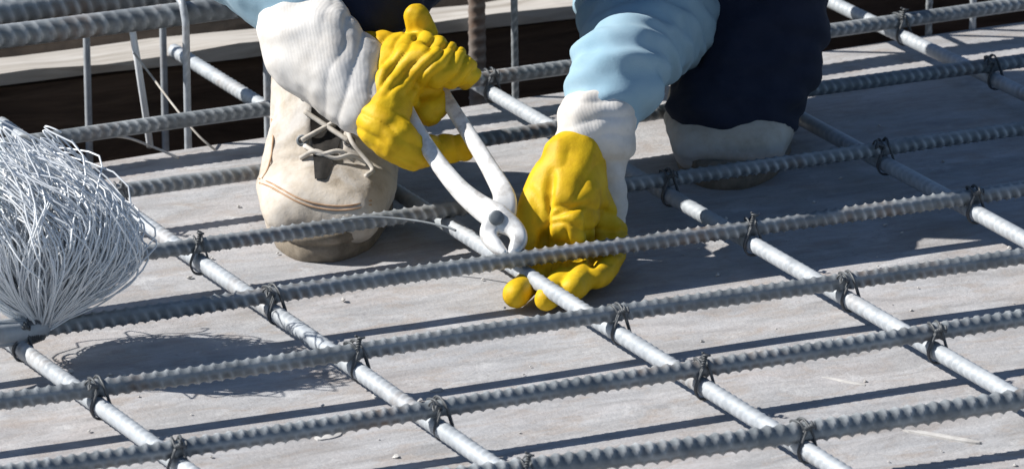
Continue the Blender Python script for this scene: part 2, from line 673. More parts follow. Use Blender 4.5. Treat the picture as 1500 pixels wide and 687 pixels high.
# wire ties at the crossings
def tie_mesh(kind):
    parts = []
    for q in (0, .0020):
        loop = np.array([(-.0015, -.0076 - q, .0030), (-.0060, -.0080 - q, -.0070), (-.0072, -.0082 - q, -.0125), (-.0048, -.0084 - q, -.0180), (.0, -.0085 - q, -.0196), (.0048, -.0084 - q, -.0180), (.0072, -.0082 - q, -.0125),
                         (.0058, -.0078 - q, -.0060), (.0030, -.0060 - q, .0040), (.003, .001 + q, .0078), (.001, .0078 + q, .001), (-.002, .0050 + q, .0056), (-.0030, -.003, .0076), (-.0015, -.0076 - q, .0030)])
        parts.append(sweep(spline(loop, 5), .00085, 6))
    base = np.array([-.0015, -.0078, .0036])
    tip = base + (np.array([.005, -.004, .0035]) if kind == 0 else np.array([-.008, -.002, .003]) if kind == 1 else np.array([.003, .001, .009]))
    d = tip - base
    e1 = np.cross(d, [0, 0, 1.])
    e1 /= np.linalg.norm(e1)
    e2 = np.cross(d, e1)
    e2 /= np.linalg.norm(e2)
    for ph in (0, math.pi):
        pts = [base + d * t + .0011 * (math.cos(t * 16 + ph) * e1 + math.sin(t * 16 + ph) * e2) * (1 + (2.2 if t > .9 else 0)) for t in np.linspace(0, 1, 22)]
        parts.append(sweep(pts, .00085, 6))
    v, f = merge(parts)
    return mesh('tie_wire', v, f)


LPH = {-2: 'trench-edge bar', -1: 'bar under the boot heels', 0: 'bar before the boot toes', 1: 'gloved-hand bar',
       2: 'first bar past the gloved hand', 3: 'second bar past the gloved hand', 4: 'coarse-ribbed bar'}
CPH = {1: 'wire-bundle cross bar', 2: 'boot-side cross bar', 3: 'pincers cross bar', 4: 'half-shaded cross bar',
       5: 'second-boot cross bar', 6: 'trench-end cross bar'}
TM = [tie_mesh(k) for k in range(3)]
for me in TM:
    me.materials.append(MAT['tie'])
    me.polygons.foreach_set('use_smooth', [True] * len(me.polygons))
k = 0
for j, (a, b_) in LB.items():
    for i, (c, d_) in CB.items():
        if (j, i) in ((1, 3), (0, 3), (-2, 1), (-2, 2), (0, 1), (-2, 3), (4, 5), (4, 6), (3, 6), (2, 6), (4, 1), (-1, 1), (1, 6)):
            continue
        y = b_
        for _ in range(4):
            x = c * y + d_
            y = a * x + b_
        o = bpy.data.objects.new('tie_wire', TM[k % 3])
        col.objects.link(o)
        o.location = (x, y, ZL)
        o.rotation_euler = (0, 0, random.uniform(-.25, .25))
        tag(o, 'dark wire tie joining the %s to the %s' % (CPH[i], LPH[j]), 'wire tie', 'wire ties at the bar crossings')
        k += 1

# ------------------------------------------------------------------ beam cage in the trench
TB = [((-1.6, .492 - 1.6 * .03, .106), (1.9, .492 + 1.9 * .03, .106), .0092, 'heavy ribbed bar on top of the beam cage, nearest the plywood deck'),
      ((-1.6, .558 - 1.6 * .03, .108), (1.9, .558 + 1.9 * .03, .108), .0098, 'heavy ribbed bar along the middle of the beam cage top'),
      ((-1.6, .700 - 1.6 * .03, .112), (1.9, .700 + 1.9 * .03, .112), .0092, 'heavy ribbed bar on top of the beam cage, nearest the pale plank')]
for q, (a, b_, r, lab) in enumerate(TB):
    o = link('rebar', rebar_mesh('rebar', bent(a, b_, .004, 70 + q), r, .0118, MAT['bar'], .0022, rings=6, n=12, spin=.7 * q), MAT['bar'])
    tag(o, lab, 'rebar', 'beam cage bars')
for q, (y, lab) in enumerate(((.50, 'bar at the bottom of the beam cage below the plywood edge'), (.70, 'bar at the bottom of the beam cage against the far boards'))):
    o = link('rebar', rebar_mesh('rebar', bent((-1.6, y - .05, -.34), (1.9, y + .06, -.34), .004, 80 + q), .008, .0118, MAT['bar_rust'], .0014, rings=4, n=8), MAT['bar_rust'])
    tag(o, lab, 'rebar', 'beam cage bars')


def stirrup(x, yn, yf, zt, zb, lean, mat):
    c = .02
    L_ = [(x, yn, zb + c), (x + lean, yn, zt - c), (x + lean, yn + c * .3, zt - c * .3), (x + lean, yn + c, zt), (x + lean, yf - c, zt), (x + lean, yf - c * .3, zt - c * .3), (x + lean, yf, zt - c),
          (x, yf, zb + c), (x, yf - c * .3, zb + c * .3), (x, yf - c, zb), (x, yn + c, zb), (x, yn + c * .3, zb + c * .3), (x, yn, zb + c)]
    return rebar_mesh('stirrup', np.array(L_), .0031, .009, mat, .0005, rings=3, n=8)


STL = {283: 'beside the slanting loose wire', 402: 'behind the beige boot shaft', 775: 'between the pincers glove and the blue sleeve',
       883: 'behind the blue sleeve', 1220: 'beside the navy trouser leg', 1385: 'past the cross bar end, one of a close pair', 1445: 'past the cross bar end, one of a close pair'}
for q, pxx in enumerate(STL):
    x = on_z(pxx, 255 - .138 * pxx, 0)[0]
    off = .045 * x
    yn, yf = .470 + off + random.uniform(-.002, .002), .712 + off
    mt = MAT['bar_pale'] if (q + 1) % 3 else MAT['bar']
    o = link('stirrup', stirrup(x, yn, yf, .124, -.355, random.uniform(-.006, .006), mt), mt)
    tag(o, 'thin steel stirrup in the trench ' + STL[pxx], 'stirrup', 'stirrups of the beam cage')

# rusty starter bar standing behind the pincers hand
p = on_z(703, 96, 0.03)
pb = on_z(703, 84, 0)
o = link('starter_bar', rebar_mesh('starter_bar', [(pb[0], pb[1], -.38), (pb[0] - .004, pb[1], .22)], .0075, .010, MAT['bar_rust'], .0014, rings=5, n=10), MAT['bar_rust'])
tag(o, 'upright rusty ribbed bar in the trench behind the glove holding the pincers', 'rebar')

# bent pale wire hanging over the cage, and a thin straight one
pts = [at(60, -30, .40), at(118, 4, .40), at(160, 6, .395), at(188, 26, .39), at(198, 70, .39), at(206, 120, .40), at(214, 172, .42), at(220, 215, .44)]
v, f = sweep(spline(pts, 8), .0030, 8)
tag(link('bent_rod', mesh('bent_rod', v, f), MAT['wire']), 'pale bent rod hooked over the heavy bars of the beam cage', 'rod')
pts = [at(196, 78, .385), at(222, 112, .37), at(255, 156, .345), at(290, 198, .33), at(322, 226, .33)]
v, f = sweep(spline(pts, 8), .0010, 6)
tag(link('loose_wire', mesh('loose_wire', v, f), MAT['lace']), 'thin pale wire slanting from the beam cage down to the plywood edge', 'wire')
pts = [at(170, 200, .30), at(190, 203, .30), at(215, 212, .30), at(240, 222, .29), at(262, 232, .285)]
v, f = sweep(spline(pts, 8), .0011, 6)
tag(link('loose_wire', mesh('loose_wire', v, f), MAT['lace']), 'short pale wire lying at the plywood edge behind the wire bundle', 'wire')
q0 = on_z(545, 322, .046)
pts = [at(500, 322, .0), at(540, 318, -.005), at(580, 320, -.01), at(620, 325, -.02), at(655, 333, -.03), at(668, 338, -.034)]
v, f = sweep(spline(pts, 8), .0009, 6)
tag(link('loose_wire', mesh('loose_wire', v, f), MAT['bar']), 'thin grey wire lying on the bar between the boot and the pincers', 'wire')

# ------------------------------------------------------------------ bundle of tie wires
neck = at(62, 474, -.222)
bun = tag(empty('wire_bundle', neck), 'bushy bundle of bright tie wires splayed out like a brush on the bars', 'wire bundle')
ax_t = at(58, 205, -.215)


def strand(rho, phi, length, curl, wob):
    A = ax_t - neck
    h = np.linalg.norm(A)
    A = A / h
    e1 = RT - A * (RT @ A)
    e1 /= np.linalg.norm(e1)
    e2 = np.cross(A, e1)
    pts = []
    for t in np.linspace(0, 1, 15):
        w = .006 * rho + .072 * rho * (1 - (1 - min(t * 1.7, 1.0)) ** 2.0) * (1 - .25 * max(0, t - .75) / .25)
        a = phi + curl * t * t
        p = neck + A * h * length * (t ** .93) + w * (math.cos(a) * e1 + math.sin(a) * .85 * e2)
        p = p + (-RT * .030 + UP * .006) * max(0, t - .5) ** 2 * 4 * (.4 + rho)
        p = p + wob * .004 * np.array([noise.noise(Vector((t * 3, phi * 7, rho * 9))), noise.noise(Vector((t * 3, phi * 7 + 5, rho * 9))), noise.noise(Vector((t * 3, phi * 7 + 11, rho * 9)))]) * (1 + 2 * t)
        p[2] = max(p[2], .004)
        pts.append(p)
    return pts


parts = []
for i in range(1050):
    rho = math.sqrt(random.random())
    parts.append(sweep(strand(rho, random.uniform(0, 2 * math.pi), random.uniform(.72, 1.02) * (1 - .16 * rho), random.uniform(-.7, .9), 1.4), .00066, 4, cap=False))
v, f = merge(parts)
o = link('wire_strands', mesh('wire_strands', v, f), MAT['wire'], bun)
o['kind'] = 'stuff'
for i in range(60):
    rho = random.uniform(.8, 1.12)
    # some strands end in a small closed loop, as tie wires do
    pts = strand(rho, random.uniform(0, 2 * math.pi), random.uniform(.82, 1.06) * (1 - .12 * rho), random.uniform(-.9, 1.1), 2.2)
    e, d = pts[-1], pts[-1] - pts[-2]
    d = d / np.linalg.norm(d)
    s_ = np.cross(d, FW)
    s_ /= np.linalg.norm(s_)
    sg = random.choice((-1, 1))
    pts += [e + d * (.010 * math.sin(a)) + sg * s_ * (.0016 * (1 - math.cos(a))) for a in np.linspace(.3, 3.6, 7)]
    v, f = sweep(pts, .00068, 5)
    link('wire', mesh('wire', v, f), MAT['wire'], bun)
# bound tail lying along the bar
tail = [neck + UP * .012 + RT * .004, neck, at(20, 486, -.235), at(-40, 494, -.26), at(-120, 508, -.29)]
tp = spline(tail, 6)
parts = [sweep(tp, np.linspace(.0082, .0075, len(tp)), 12)]
for q in range(26):
    a0 = q * 2 * math.pi / 26
    pp = []
    for i, c in enumerate(tp):
        pp.append(c + .0092 * (math.cos(a0 + i * .12) * UP + math.sin(a0 + i * .12) * (.8 * FW + .2 * RT)))
    parts.append(sweep(pp, .0009, 5))
v, f = merge(parts)
link('tail', mesh('tail', v, f), MAT['bar_pale'], bun)
for s0 in (0.0, .35):
    pp = []
    i0 = int(3 + s0 * 10)
    for q in range(60):
        t = q / 59
        c = tp[i0] * (1 - t) + tp[i0 + 3] * t
        a = q * 2 * math.pi / 9
        pp.append(c + .0118 * (math.cos(a) * UP + math.sin(a) * (.8 * FW + .2 * RT)))
    v, f = sweep(pp, .0009, 5)
    link('wrapping', mesh('wrapping', v, f), MAT['tie'], bun)

# ------------------------------------------------------------------ pincers
PIV = (727, 319)


def flat_bar(pts, w, th, n=6):
    """flat forged bar: pts (px, py, D), widths in the picture plane, thickness along the view"""
    P = spline([at(*p) for p in pts], n)
    k = np.linspace(0, 1, len(P))
    W_ = np.interp(k, np.linspace(0, 1, len(w)), w)
    H_ = np.interp(k, np.linspace(0, 1, len(th)), th)
    T = np.gradient(P, axis=0)
    T /= np.linalg.norm(T, axis=1)[:, None]
    V, F = [], []
    n_ = 12
    for i in range(len(P)):
        s_ = np.cross(T[i], FW)
        s_ /= np.linalg.norm(s_)
        d_ = np.cross(T[i], s_)
        for q in range(n_):
            a = 2 * math.pi * (q + .5) / n_
            ca, sa = math.cos(a), math.sin(a)
            e = .55
            V.append(P[i] + s_ * W_[i] * math.copysign(abs(ca) ** e, ca) + d_ * H_[i] * math.copysign(abs(sa) ** e, sa))
    for i in range(len(P) - 1):
        for q in range(n_):
            l = (q + 1) % n_
            F.append((i * n_ + q, i * n_ + l, (i + 1) * n_ + l, (i + 1) * n_ + q))
    F.append(tuple(range(n_ - 1, -1, -1)))
    F.append(tuple((len(P) - 1) * n_ + q for q in range(n_)))
    return V, F


pin = tag(empty('pincers', at(745, 375, -.07)), 'long-handled bright steel pincers held by the yellow glove over the bars', 'pincers')
h1 = [(578, 118, .046), (590, 148, .030), (612, 192, .008), (640, 236, -.008), (672, 276, -.026), (702, 302, -.039), (727, 318, -.050), (752, 334, -.055), (760, 350, -.060), (754, 366, -.066), (746, 374, -.070)]
v, f = flat_bar(h1, [.0044, .0054, .0060, .0066, .0076, .0092, .0108, .0076, .0066, .0052, .0024], [.004, .0042, .0045, .0045, .0045, .005, .005, .0055, .006, .0055, .004])
link('handle', mesh('handle', v, f), MAT['tool'], pin)
h2 = [(576, 0, .108), (590, 28, .106), (606, 64, .096), (632, 108, .060), (658, 152, .040), (690, 202, .017), (718, 248, -.005), (738, 286, -.029), (736, 310, -.042), (722, 328, -.050), (716, 345, -.056), (728, 362, -.064), (742, 373, -.070)]
v, f = flat_bar(h2, [.0040, .0046, .0050, .0054, .0056, .0060, .0068, .0084, .0108, .0080, .0066, .0054, .0024], [.004, .0042, .0045, .0045, .0045, .0045, .0045, .005, .005, .0055, .006, .0055, .004])
link('handle', mesh('handle', v, f), MAT['tool'], pin)
c0 = at(PIV[0], PIV[1], -.051)
v, f = sweep([c0 - FW * .0085, c0 - FW * .0078, c0 + FW * .008], [.0042, .0058, .0058], 16)
link('rivet', mesh('rivet', v, f), MAT['bar'], pin)

# ------------------------------------------------------------------ the worker
person = tag(empty('person', on_z(760, 250, 0)), 'crouching worker in blue shirt, navy trousers, beige boots and yellow gloves tying bars', 'person')


# boots
def boot(toe, yaw, pitch, mirror, ends=(), seams=()):
    """local frame: y back from the toe tip, x to the side, z up"""
    cy, sy = math.cos(yaw), math.sin(yaw)
    back = FH * cy + RH * sy
    side = RH * cy - FH * sy
    if mirror:
        side = side
    cp, sp_ = math.cos(pitch), math.sin(pitch)
    zz = np.array([0, 0, 1.0])
    bk = back * cp + zz * sp_
    up = zz * cp - back * sp_
    # pitch about the ball of the foot, 60 mm behind the tip
    org = np.array([toe[0], toe[1], 0.0]) + back * .06 - bk * .06

    def G(x, y, z, r=None):
        p = org + side * x + bk * y + up * z
        return p if r is None else (p[0], p[1], p[2], r)

    b = bpy.data.objects.new('boot', None)
    col.objects.link(b)
    b.parent = person
    b.location = Vector(G(0, .06, 0)) - person.location
    # upper
    mx = -1 if mirror else 1
    sole_z = .026
    toe_h = hull([G(-.025, .040, .034, .022), G(.025, .038, .034, .022), G(-.034, .085, .036, .023), G(.034, .085, .036, .023), G(-.014, .042, .037, .023), G(.014, .042, .037, .023), G(0, .086, .042, .027)])
    mid = hull([G(-.033, .085, .036, .023), G(.033, .085, .036, .023), G(-.010, .09, .043, .028), G(.010, .09, .043, .028), G(-.031, .15, .038, .022), G(.031, .15, .038, .022), G(-.012, .150, .068, .033), G(.012, .150, .068, .033)])
    heel = hull([G(-.030, .15, .040, .022), G(.030, .15, .040, .022), G(-.028, .255, .044, .022), G(.028, .255, .044, .022), G(-.018, .165, .080, .033), G(.018, .165, .080, .033), G(-.020, .235, .11, .034), G(.020, .235, .11, .034)])
    shaft = hull([G(-.018, .176, .094, .033), G(.018, .176, .094, .033), G(-.018, .235, .11, .036), G(.018, .235, .11, .036), G(-.018, .205, .19, .040), G(.018, .205, .19, .040), G(0, .225, .20, .044)])

    def disp(co, no):
        l = co - org
        x, y, z = l @ side, l @ bk, l @ up
        # flexing creases across the instep, toe-cap seam and loose ankle folds
        d = -.0022 * np.exp(-((y - .070 - .3 * np.abs(x)) / .004) ** 2) * sstep(.03, .05, z)
        d += -.0016 * np.exp(-((y - .084 - .15 * np.abs(x)) / .005) ** 2) * sstep(.03, .06, z)
        d += -.0012 * np.exp(-((z - .030) / .003) ** 2)
        d += .0030 * fnoise(co, np.eye(3) * 13, 0., 1) * sstep(.03, .08, z)
        d += .0042 * fnoise(np.stack([x * 9, y * 9, z * 42], 1), np.eye(3), 4., 1) * sstep(.07, .12, z)
        d += .0005 * fnoise(co, np.eye(3) * 90, 2.)
        # tongue gap
        gap = np.exp(-(x / .012) ** 4) * sstep(.080, .088, y) * sstep(.055, .065, z) * (1 - sstep(.150, .16, y)) * sstep(.3, .6, -(no @ bk) + .5 * (no @ up))
        d -= .006 * gap
        return d
    me = voxel_mesh('upper', [toe_h, mid, heel, shaft], .0021, 10, disp, 1)
    up_o = link('upper', me, MAT['suede'], b)
    # welt and lugged sole
    outl = []
    for a in np.linspace(0, 2 * math.pi, 44, endpoint=False):
        s_, c_ = math.sin(a), math.cos(a)
        y = .150 - .147 * c_
        fr = y / .297
        wd = np.interp(fr, [0, .12, .3, .5, .7, .9, 1], [.036, .047, .053, .046, .041, .041, .034])
        outl.append((wd * math.copysign(abs(s_) ** .6, s_), y))
    V, F = [], []
    lev = [(0.0, .93), (.003, .985), (.016, 1.0), (.0175, .965), (.0195, .965), (.021, 1.01), (.027, 1.0), (.0285, .93)]
    for z, sc in lev:
        for (x, y) in outl:
            zt = z + .010 * max(0, 1 - y / .05) ** 2
            V.append(G(x * sc, .150 + (y - .150) * (1 - (1 - sc) * .4), zt))
    n = len(outl)
    for q in range(len(lev) - 1):
        for i in range(n):
            j = (i + 1) % n
            F.append((q * n + i, q * n + j, (q + 1) * n + j, (q + 1) * n + i))
    F.append(tuple(range(n - 1, -1, -1)))
    F.append(tuple((len(lev) - 1) * n + i for i in range(n)))
    so_ = link('sole', mesh('sole', V, F), MAT['sole'], b)
    # shade of the tongue gap as a dark patch, eyelets and laces laid on the surface of the upper
    bv = BVHTree.FromPolygons([v_.co[:] for v_ in me.vertices], [p_.vertices[:] for p_ in me.polygons])
    out_dir = -bk * .80 + up * .60

    def onto(x, k, lift):
        """point on the front of the boot: x to the side, k from the lowest eyelet (0) to the top one (1)"""
        p_ = G(x, .090 + .085 * k, .072 + .075 * k)
        h = bv.ray_cast(Vector(p_ + out_dir * .15), Vector(-out_dir))
        q_ = np.array(h[0]) if h[0] is not None else p_
        return q_ + out_dir * lift
    tv, tf = [], []
    for i in range(13):
        for j in range(7):
            k_ = -.30 + 1.35 * i / 12
            x_ = (-1 + 2 * j / 6) * .0135 * min(1, .35 + 1.5 * (k_ + .30))
            tv.append(onto(x_, k_, .0016 + .0022 * (1 - abs(-1 + 2 * j / 6))))
    for i in range(12):
        for j in range(6):
            q_ = i * 7 + j
            tf.append((q_, q_ + 1, q_ + 8, q_ + 7))
    link('tongue_gap_shade', mesh('tongue_gap_shade', tv, tf), MAT['dark'], b)
    ey = []
    for q in range(4):
        for s_ in (-1, 1):
            c = onto(s_ * .0185, q / 3.0, .0008)
            ey.append(c)
            e1 = np.cross(out_dir, zz)
            e1 /= np.linalg.norm(e1)
            e2 = np.cross(out_dir, e1)
            ring = [c + .0036 * (math.cos(a_) * e1 + math.sin(a_) * e2) for a_ in np.linspace(0, 2 * math.pi, 12, endpoint=False)]
            v, f = sweep(ring, .0013, 6, close=True)
            link('eyelet', mesh('eyelet', v, f), MAT['bar'], b)
    for q in range(4):
        for (x0, x1, k0, k1) in (((-.0185, .0185, q / 3., q / 3. + .22), (.0185, -.0185, q / 3., q / 3. + .22)) if q < 3 else ()):
            v, f = sweep(spline([onto(x0 + (x1 - x0) * t_, k0 + (k1 - k0) * t_, .0030 + .004 * math.sin(math.pi * t_)) for t_ in np.linspace(0, 1, 5)], 4), .0021, 6)
            link('lace', mesh('lace', v, f), MAT['lace'], b)
    # double rows of stitching
    for e_ in seams:
        pts = []
        for (px, py) in e_:
            dd = at(px, py, 0) - CAM
            dd /= np.linalg.norm(dd)
            h = bv.ray_cast(Vector(CAM), Vector(dd))
            if h[0] is not None:
                pts.append(np.array(h[0]) - FW * .0002)
        if len(pts) > 2:
            v, f = sweep(spline(pts, 8), .0008, 5)
            link('seam', mesh('seam', v, f), MAT['seam'], b)
    # slack lace ends lying over the throat of the boot
    for e_ in ends:
        pts = []
        for (px, py, lf) in e_:
            dd = at(px, py, 0) - CAM
            dd /= np.linalg.norm(dd)
            h = bv.ray_cast(Vector(CAM), Vector(dd))
            if h[0] is not None:
                pts.append(np.array(h[0]) - FW * lf)
        if len(pts) > 2:
            v, f = sweep(spline(pts, 6), .0020, 6)
            link('lace', mesh('lace', v, f), MAT['lace'], b)
    return G


toe1 = on_z(464, 392, 0)
toe1 = toe1 + FH * .012
G1 = boot(toe1, math.radians(4), math.radians(13.5), False,
          (((440, 232, .002), (462, 222, .006), (490, 232, .005), (515, 228, .007), (540, 240, .003)),
           ((446, 214, .002), (470, 226, .005), (498, 222, .008), (520, 236, .004)),
           ((508, 186, .003), (516, 208, .008), (530, 226, .009), (546, 248, .004), (536, 258, .002))),
          (((380, 262), (396, 268), (412, 277), (430, 287), (450, 295), (472, 300), (496, 302), (520, 300), (544, 294)),
           ((380, 268), (396, 274), (412, 283), (430, 293), (450, 301), (472, 306), (496, 308), (520, 306), (544, 300)),
           ((394, 150), (398, 175), (400, 200), (398, 225), (392, 248), (384, 262))))
toe2 = on_z(1062, 283, 0) + FH * .004
G2 = boot(toe2, math.radians(6), math.radians(13.5), True)


def W4(p, r):
    return (p[0], p[1], p[2], r)


# joints of the figure
rank, lank = G1(0, .205, .185), G2(0, .205, .185)
rkne, lkne = at(560, -510, .085), at(1195, -640, .13)
rhip, lhip = at(735, -400, .36), at(925, -400, .36)
pel = at(830, -410, .385)
che = at(822, -880, .07)
nek = at(818, -1150, -.03)
hed = at(816, -1300, -.09)
rsho, lsho = at(655, -1030, .0), at(990, -1030, .0)
relb, lelb = at(352, -72, .115), at(995, -380, .33)
rwri, lwri = at(500, 98, .042), at(878, 178, .026)

# body under the clothes, one continuous surface
bd = []
bd += chain([W4(pel, .105), W4((pel + che) / 2, .105), W4(che, .12), W4(nek, .055), W4((nek + hed) / 2, .06)])
bd += [hull([W4(hed, .078), W4(hed + UP * .035 + FW * .02, .08), W4(hed - UP * .055 - FW * .030, .045)])]
bd += [hull([W4(hed - FW * .078 + UP * .012, .010), W4(hed - FW * .098 - UP * .022, .013)])]                    # nose
for s_ in (-1, 1):
    bd += [hull([W4(hed + RT * s_ * .080 + UP * .012, .010), W4(hed + RT * s_ * .083 - UP * .026, .008)])]    # ears
bd += [hull([W4(hed - FW * .082 - UP * .052 + RT * .02, .007), W4(hed - FW * .082 - UP * .052 - RT * .02, .007)])]   # lips
for h_, k_, a_ in ((rhip, rkne, rank), (lhip, lkne, lank)):
    bd += [hull([W4(pel, .09), W4(h_, .085)])] + chain([W4(h_, .08), W4(k_, .052), W4((k_ + a_) / 2, .048), W4(a_, .034)])
for s_, e_, m_, w_ in ((rsho, relb, at(420, 8, .080), rwri), (lsho, lelb, at(955, 4, .285), lwri)):
    bd += [hull([W4(che, .09), W4(s_, .05)])] + chain([W4(s_, .048), W4(e_, .034), W4(m_, .024), W4(w_, .015)])
link('body', voxel_mesh('body', bd, .007, 4), MAT['skin'], person)
hr = [hull([W4(hed + UP * .05 + FW * .03, .080), W4(hed + UP * .03 + FW * .05, .075), W4(hed + UP * .055 - FW * .02, .062)])]
link('hair', voxel_mesh('hair', hr, .006, 3, lambda c, n_: .004 * fnoise(c, np.eye(3) * 60)), MAT['hair'], person)

# trousers
tr = [hull([W4(pel, .125), W4(rhip, .105), W4(lhip, .105)])]
tr += chain([W4(rhip, .102), W4((rhip + rkne) / 2, .100), W4(rkne, .074), W4(at(578, -270, .145), .070), W4(at(590, -90, .165), .056), W4(at(560, 10, .150), .040)])
tr += chain([W4(at(590, -90, .17), .056), W4(at(604, -106, .225), .060), W4(at(575, -20, .19), .038), W4(at(548, -14, .112), .046)])
tr += chain([W4(lhip, .102), W4((lhip + lkne) / 2, .088), W4(lkne, .074), W4(at(1165, -230, .22), .062), W4(at(1130, -20, .275), .050), W4(at(1100, 85, .275), .052), W4(at(1070, 174, .258), .051)])


def tr_disp(co, no):
    d = .010 * fnoise(co, np.diag([12, 12, 26]), 1.)
    px, py = pix(co)
    lo = sstep(20, 90, py) * sstep(950, 1000, px)
    d += lo * .006 * fnoise(np.stack([co @ RT * 12, co @ UP * 48, co @ FW * 12], 1), np.eye(3), 2.)
    d += .005 * fnoise(co, np.array([[25, 10, 40], [-20, 30, 10], [5, 5, 12]]), 7.)
    return d


link('trousers', voxel_mesh('trousers', tr, .0042, 6, tr_disp, 1), MAT['navy'], person)

# shirt
sh = [hull([W4(pel + UP * .03, .128), W4((pel + che) / 2, .13), W4(che, .142)]), hull([W4(che, .135), W4(nek - UP * .03, .075), W4(rsho, .066), W4(lsho, .066)])]
sh += chain([W4(rsho, .066), W4((rsho + relb) / 2, .06), W4(relb, .047), S(398, -18, .090, .038), S(436, 22, .072, .030)])
sh += chain([W4(lsho, .066), W4((lsho + lelb) / 2, .066), W4(lelb, .066), S(972, -90, .325, .076), S(958, -14, .310, .074), S(954, 14, .266, .060), S(926, 78, .078, .036), S(904, 114, .042, .040), S(880, 165, .026, .033)])


def sh_disp(co, no):
    px, py = pix(co)
    d = .008 * fnoise(co, np.diag([11, 11, 16]), 3.)
    # folds wrapping the left forearm, tight near the cuff and slacker above
    ax = at(882, 165, .018) - at(950, 0, .055)
    ax /= np.linalg.norm(ax)
    s_ = co @ ax
    near = sstep(780, 840, px) * (1 - sstep(1100, 1160, px)) * sstep(-420, -200, py)
    tight = near * sstep(20, 90, py)
    w = fnoise(co, np.eye(3) * 9, 9., 1)
    e2 = np.cross(ax, FW)
    e2 /= np.linalg.norm(e2)
    tilt = (co @ e2) * .55
    f1 = np.sin(2 * math.pi * ((s_ + tilt) / .030 + .8 * w))
    f2 = np.sin(2 * math.pi * ((s_ + tilt * .6) / .0165 + 1.0 * w + .3))
    d = d * (1 - .6 * tight) + near * .0016 * f1 * (1 - tight) + tight * (.0022 * f1 * np.clip(.5 + 1.2 * w, 0, 1.2) + .0022 * f2 * np.clip(.6 - 1.2 * w, 0, 1.2))
    fine = fnoise(np.stack([s_ * 95, (co @ e2) * 38, (co @ FW) * 38], 1), np.eye(3), 12.)
    d += near * (.0011 + .0009 * tight) * fine
    r = (1 - sstep(480, 520, px)) * sstep(-200, -100, py)
    d += r * .004 * fnoise(co, np.array([[40, 12, 30], [10, 40, 5], [9, 9, 20]]), 5.)
    return d


link('shirt', voxel_mesh('shirt', sh, .0036, 6, sh_disp, 1), MAT['shirt'], person)


# ------------------------------------------------------------------ gloves
def crease(s_, lam, w):
    """rounded ridges with sharp valleys"""
    x = np.abs(np.sin(math.pi * (s_ / lam + w)))
    return np.sqrt(x + .02)


def make_glove(hand_parts, cuff_parts, disp, cdisp, vox=.0016):
    g = bpy.data.objects.new('glove', None)
    col.objects.link(g)
    g.parent = person
    g.location = -person.location + Vector(hand_parts[0][0][0])
    link('hand', voxel_mesh('hand', hand_parts, vox, 3, disp, 1), MAT['glove'], g)
    link('cuff', voxel_mesh('cuff', cuff_parts, .0020, 8, cdisp, 1), MAT['cuff'], g)
    return g


# right hand, closed round the handles, seen from the thumb side
rp = [hull([S(545, 84, 0.069, .019), S(552, 160, 0.027, .020), S(590, 82, 0.050, .019), S(574, 132, 0.029, .0225)]),
      hull([S(508, 62, 0.096, .011), S(548, 74, 0.078, .015), S(585, 84, 0.059, .016)]),
      hull([S(552, 162, 0.026, .0205), S(560, 186, 0.004, .019), S(574, 130, 0.030, .0215)]),
      hull([S(560, 80, 0.063, .020), S(604, 92, 0.041, .018), S(598, 112, 0.031, .015)])]
# thumb behind the lower handle, its tip showing between the two handles
rp += chain([S(556, 178, 0.010, .0200), S(580, 204, 0.001, .0185), S(604, 224, 0.007, .0145), S(640, 219, 0.032, .0115), S(674, 217, 0.040, .0110), S(681, 217, 0.040, .0106)])
# index bent round the upper handle
rp += chain([S(594, 112, 0.035, .0150), S(630, 132, 0.051, .0135), S(640, 152, 0.047, .0125), S(628, 164, 0.035, .0115)])
# middle and ring wrapped round, knuckles towards the viewer
rp += chain([S(590, 96, 0.033, .0165), S(632, 98, 0.024, .0165), S(668, 102, 0.030, .0150), S(680, 108, 0.047, .0125)])
rp += chain([S(585, 84, 0.055, .0160), S(625, 76, 0.051, .0155), S(664, 92, 0.049, .0140), S(672, 102, 0.060, .012)])
# little finger raised behind the handle end
rp += chain([S(585, 80, .070, .0150), S(622, 62, .066, .0125), S(616, 40, .066, .0120), S(610, 24, .062, .0110)])
rc = [hull([S(538, 98, .046, .0215), S(534, 160, .020, .0225), S(480, 68, .048, .028), S(492, 128, .030, .027)]),
      hull([S(480, 66, .050, .030), S(492, 122, .032, .028), S(425, 40, .064, .030), S(446, 96, .046, .026), S(398, 68, .058, .010), S(460, 12, .078, .022)])]


def rdisp(co, no):
    px, py = pix(co)
    s_ = (px * .80 + py * .62) / 1911.0
    w = .35 * fnoise(co, np.eye(3) * 45, 1., 1)
    zone = sstep(535, 560, px) * (1 - sstep(120, 150, py)) * sstep(38, 60, py)
    low = sstep(140, 175, py) * (1 - sstep(625, 650, px))
    d = zone * .0042 * (crease(s_, .0098, w) - .7)
    d += low * .0022 * (crease((px * .5 - py * .85) / 1911., .013, w * 1.4) - .7)
    d += sstep(600, 625, px) * sstep(185, 200, py) * .0022 * (crease((px * .95 - py * .3) / 1911., .0115, w) - .7)
    d += .0012 * fnoise(co, np.eye(3) * 70, 4.)
    return d


def rcdisp(co, no):
    px, py = pix(co)
    w = .5 * fnoise(co, np.eye(3) * 30, 2., 1)
    far = 1 - sstep(440, 520, px)
    d = .0022 * (crease((px * .95 + py * .25) / 1911., .016, w) - .7) * (1 - far)
    d += far * (.008 * fnoise(co, np.eye(3) * 15, 8., 1) + .0035 * fnoise(np.stack([co @ RT * 22, co @ UP * 60, co @ FW * 22], 1), np.eye(3), 3., 1))
    d += .0003 * fnoise(co, np.eye(3) * 120, 1.)
    return d


make_glove(rp, rc, rdisp, rcdisp)

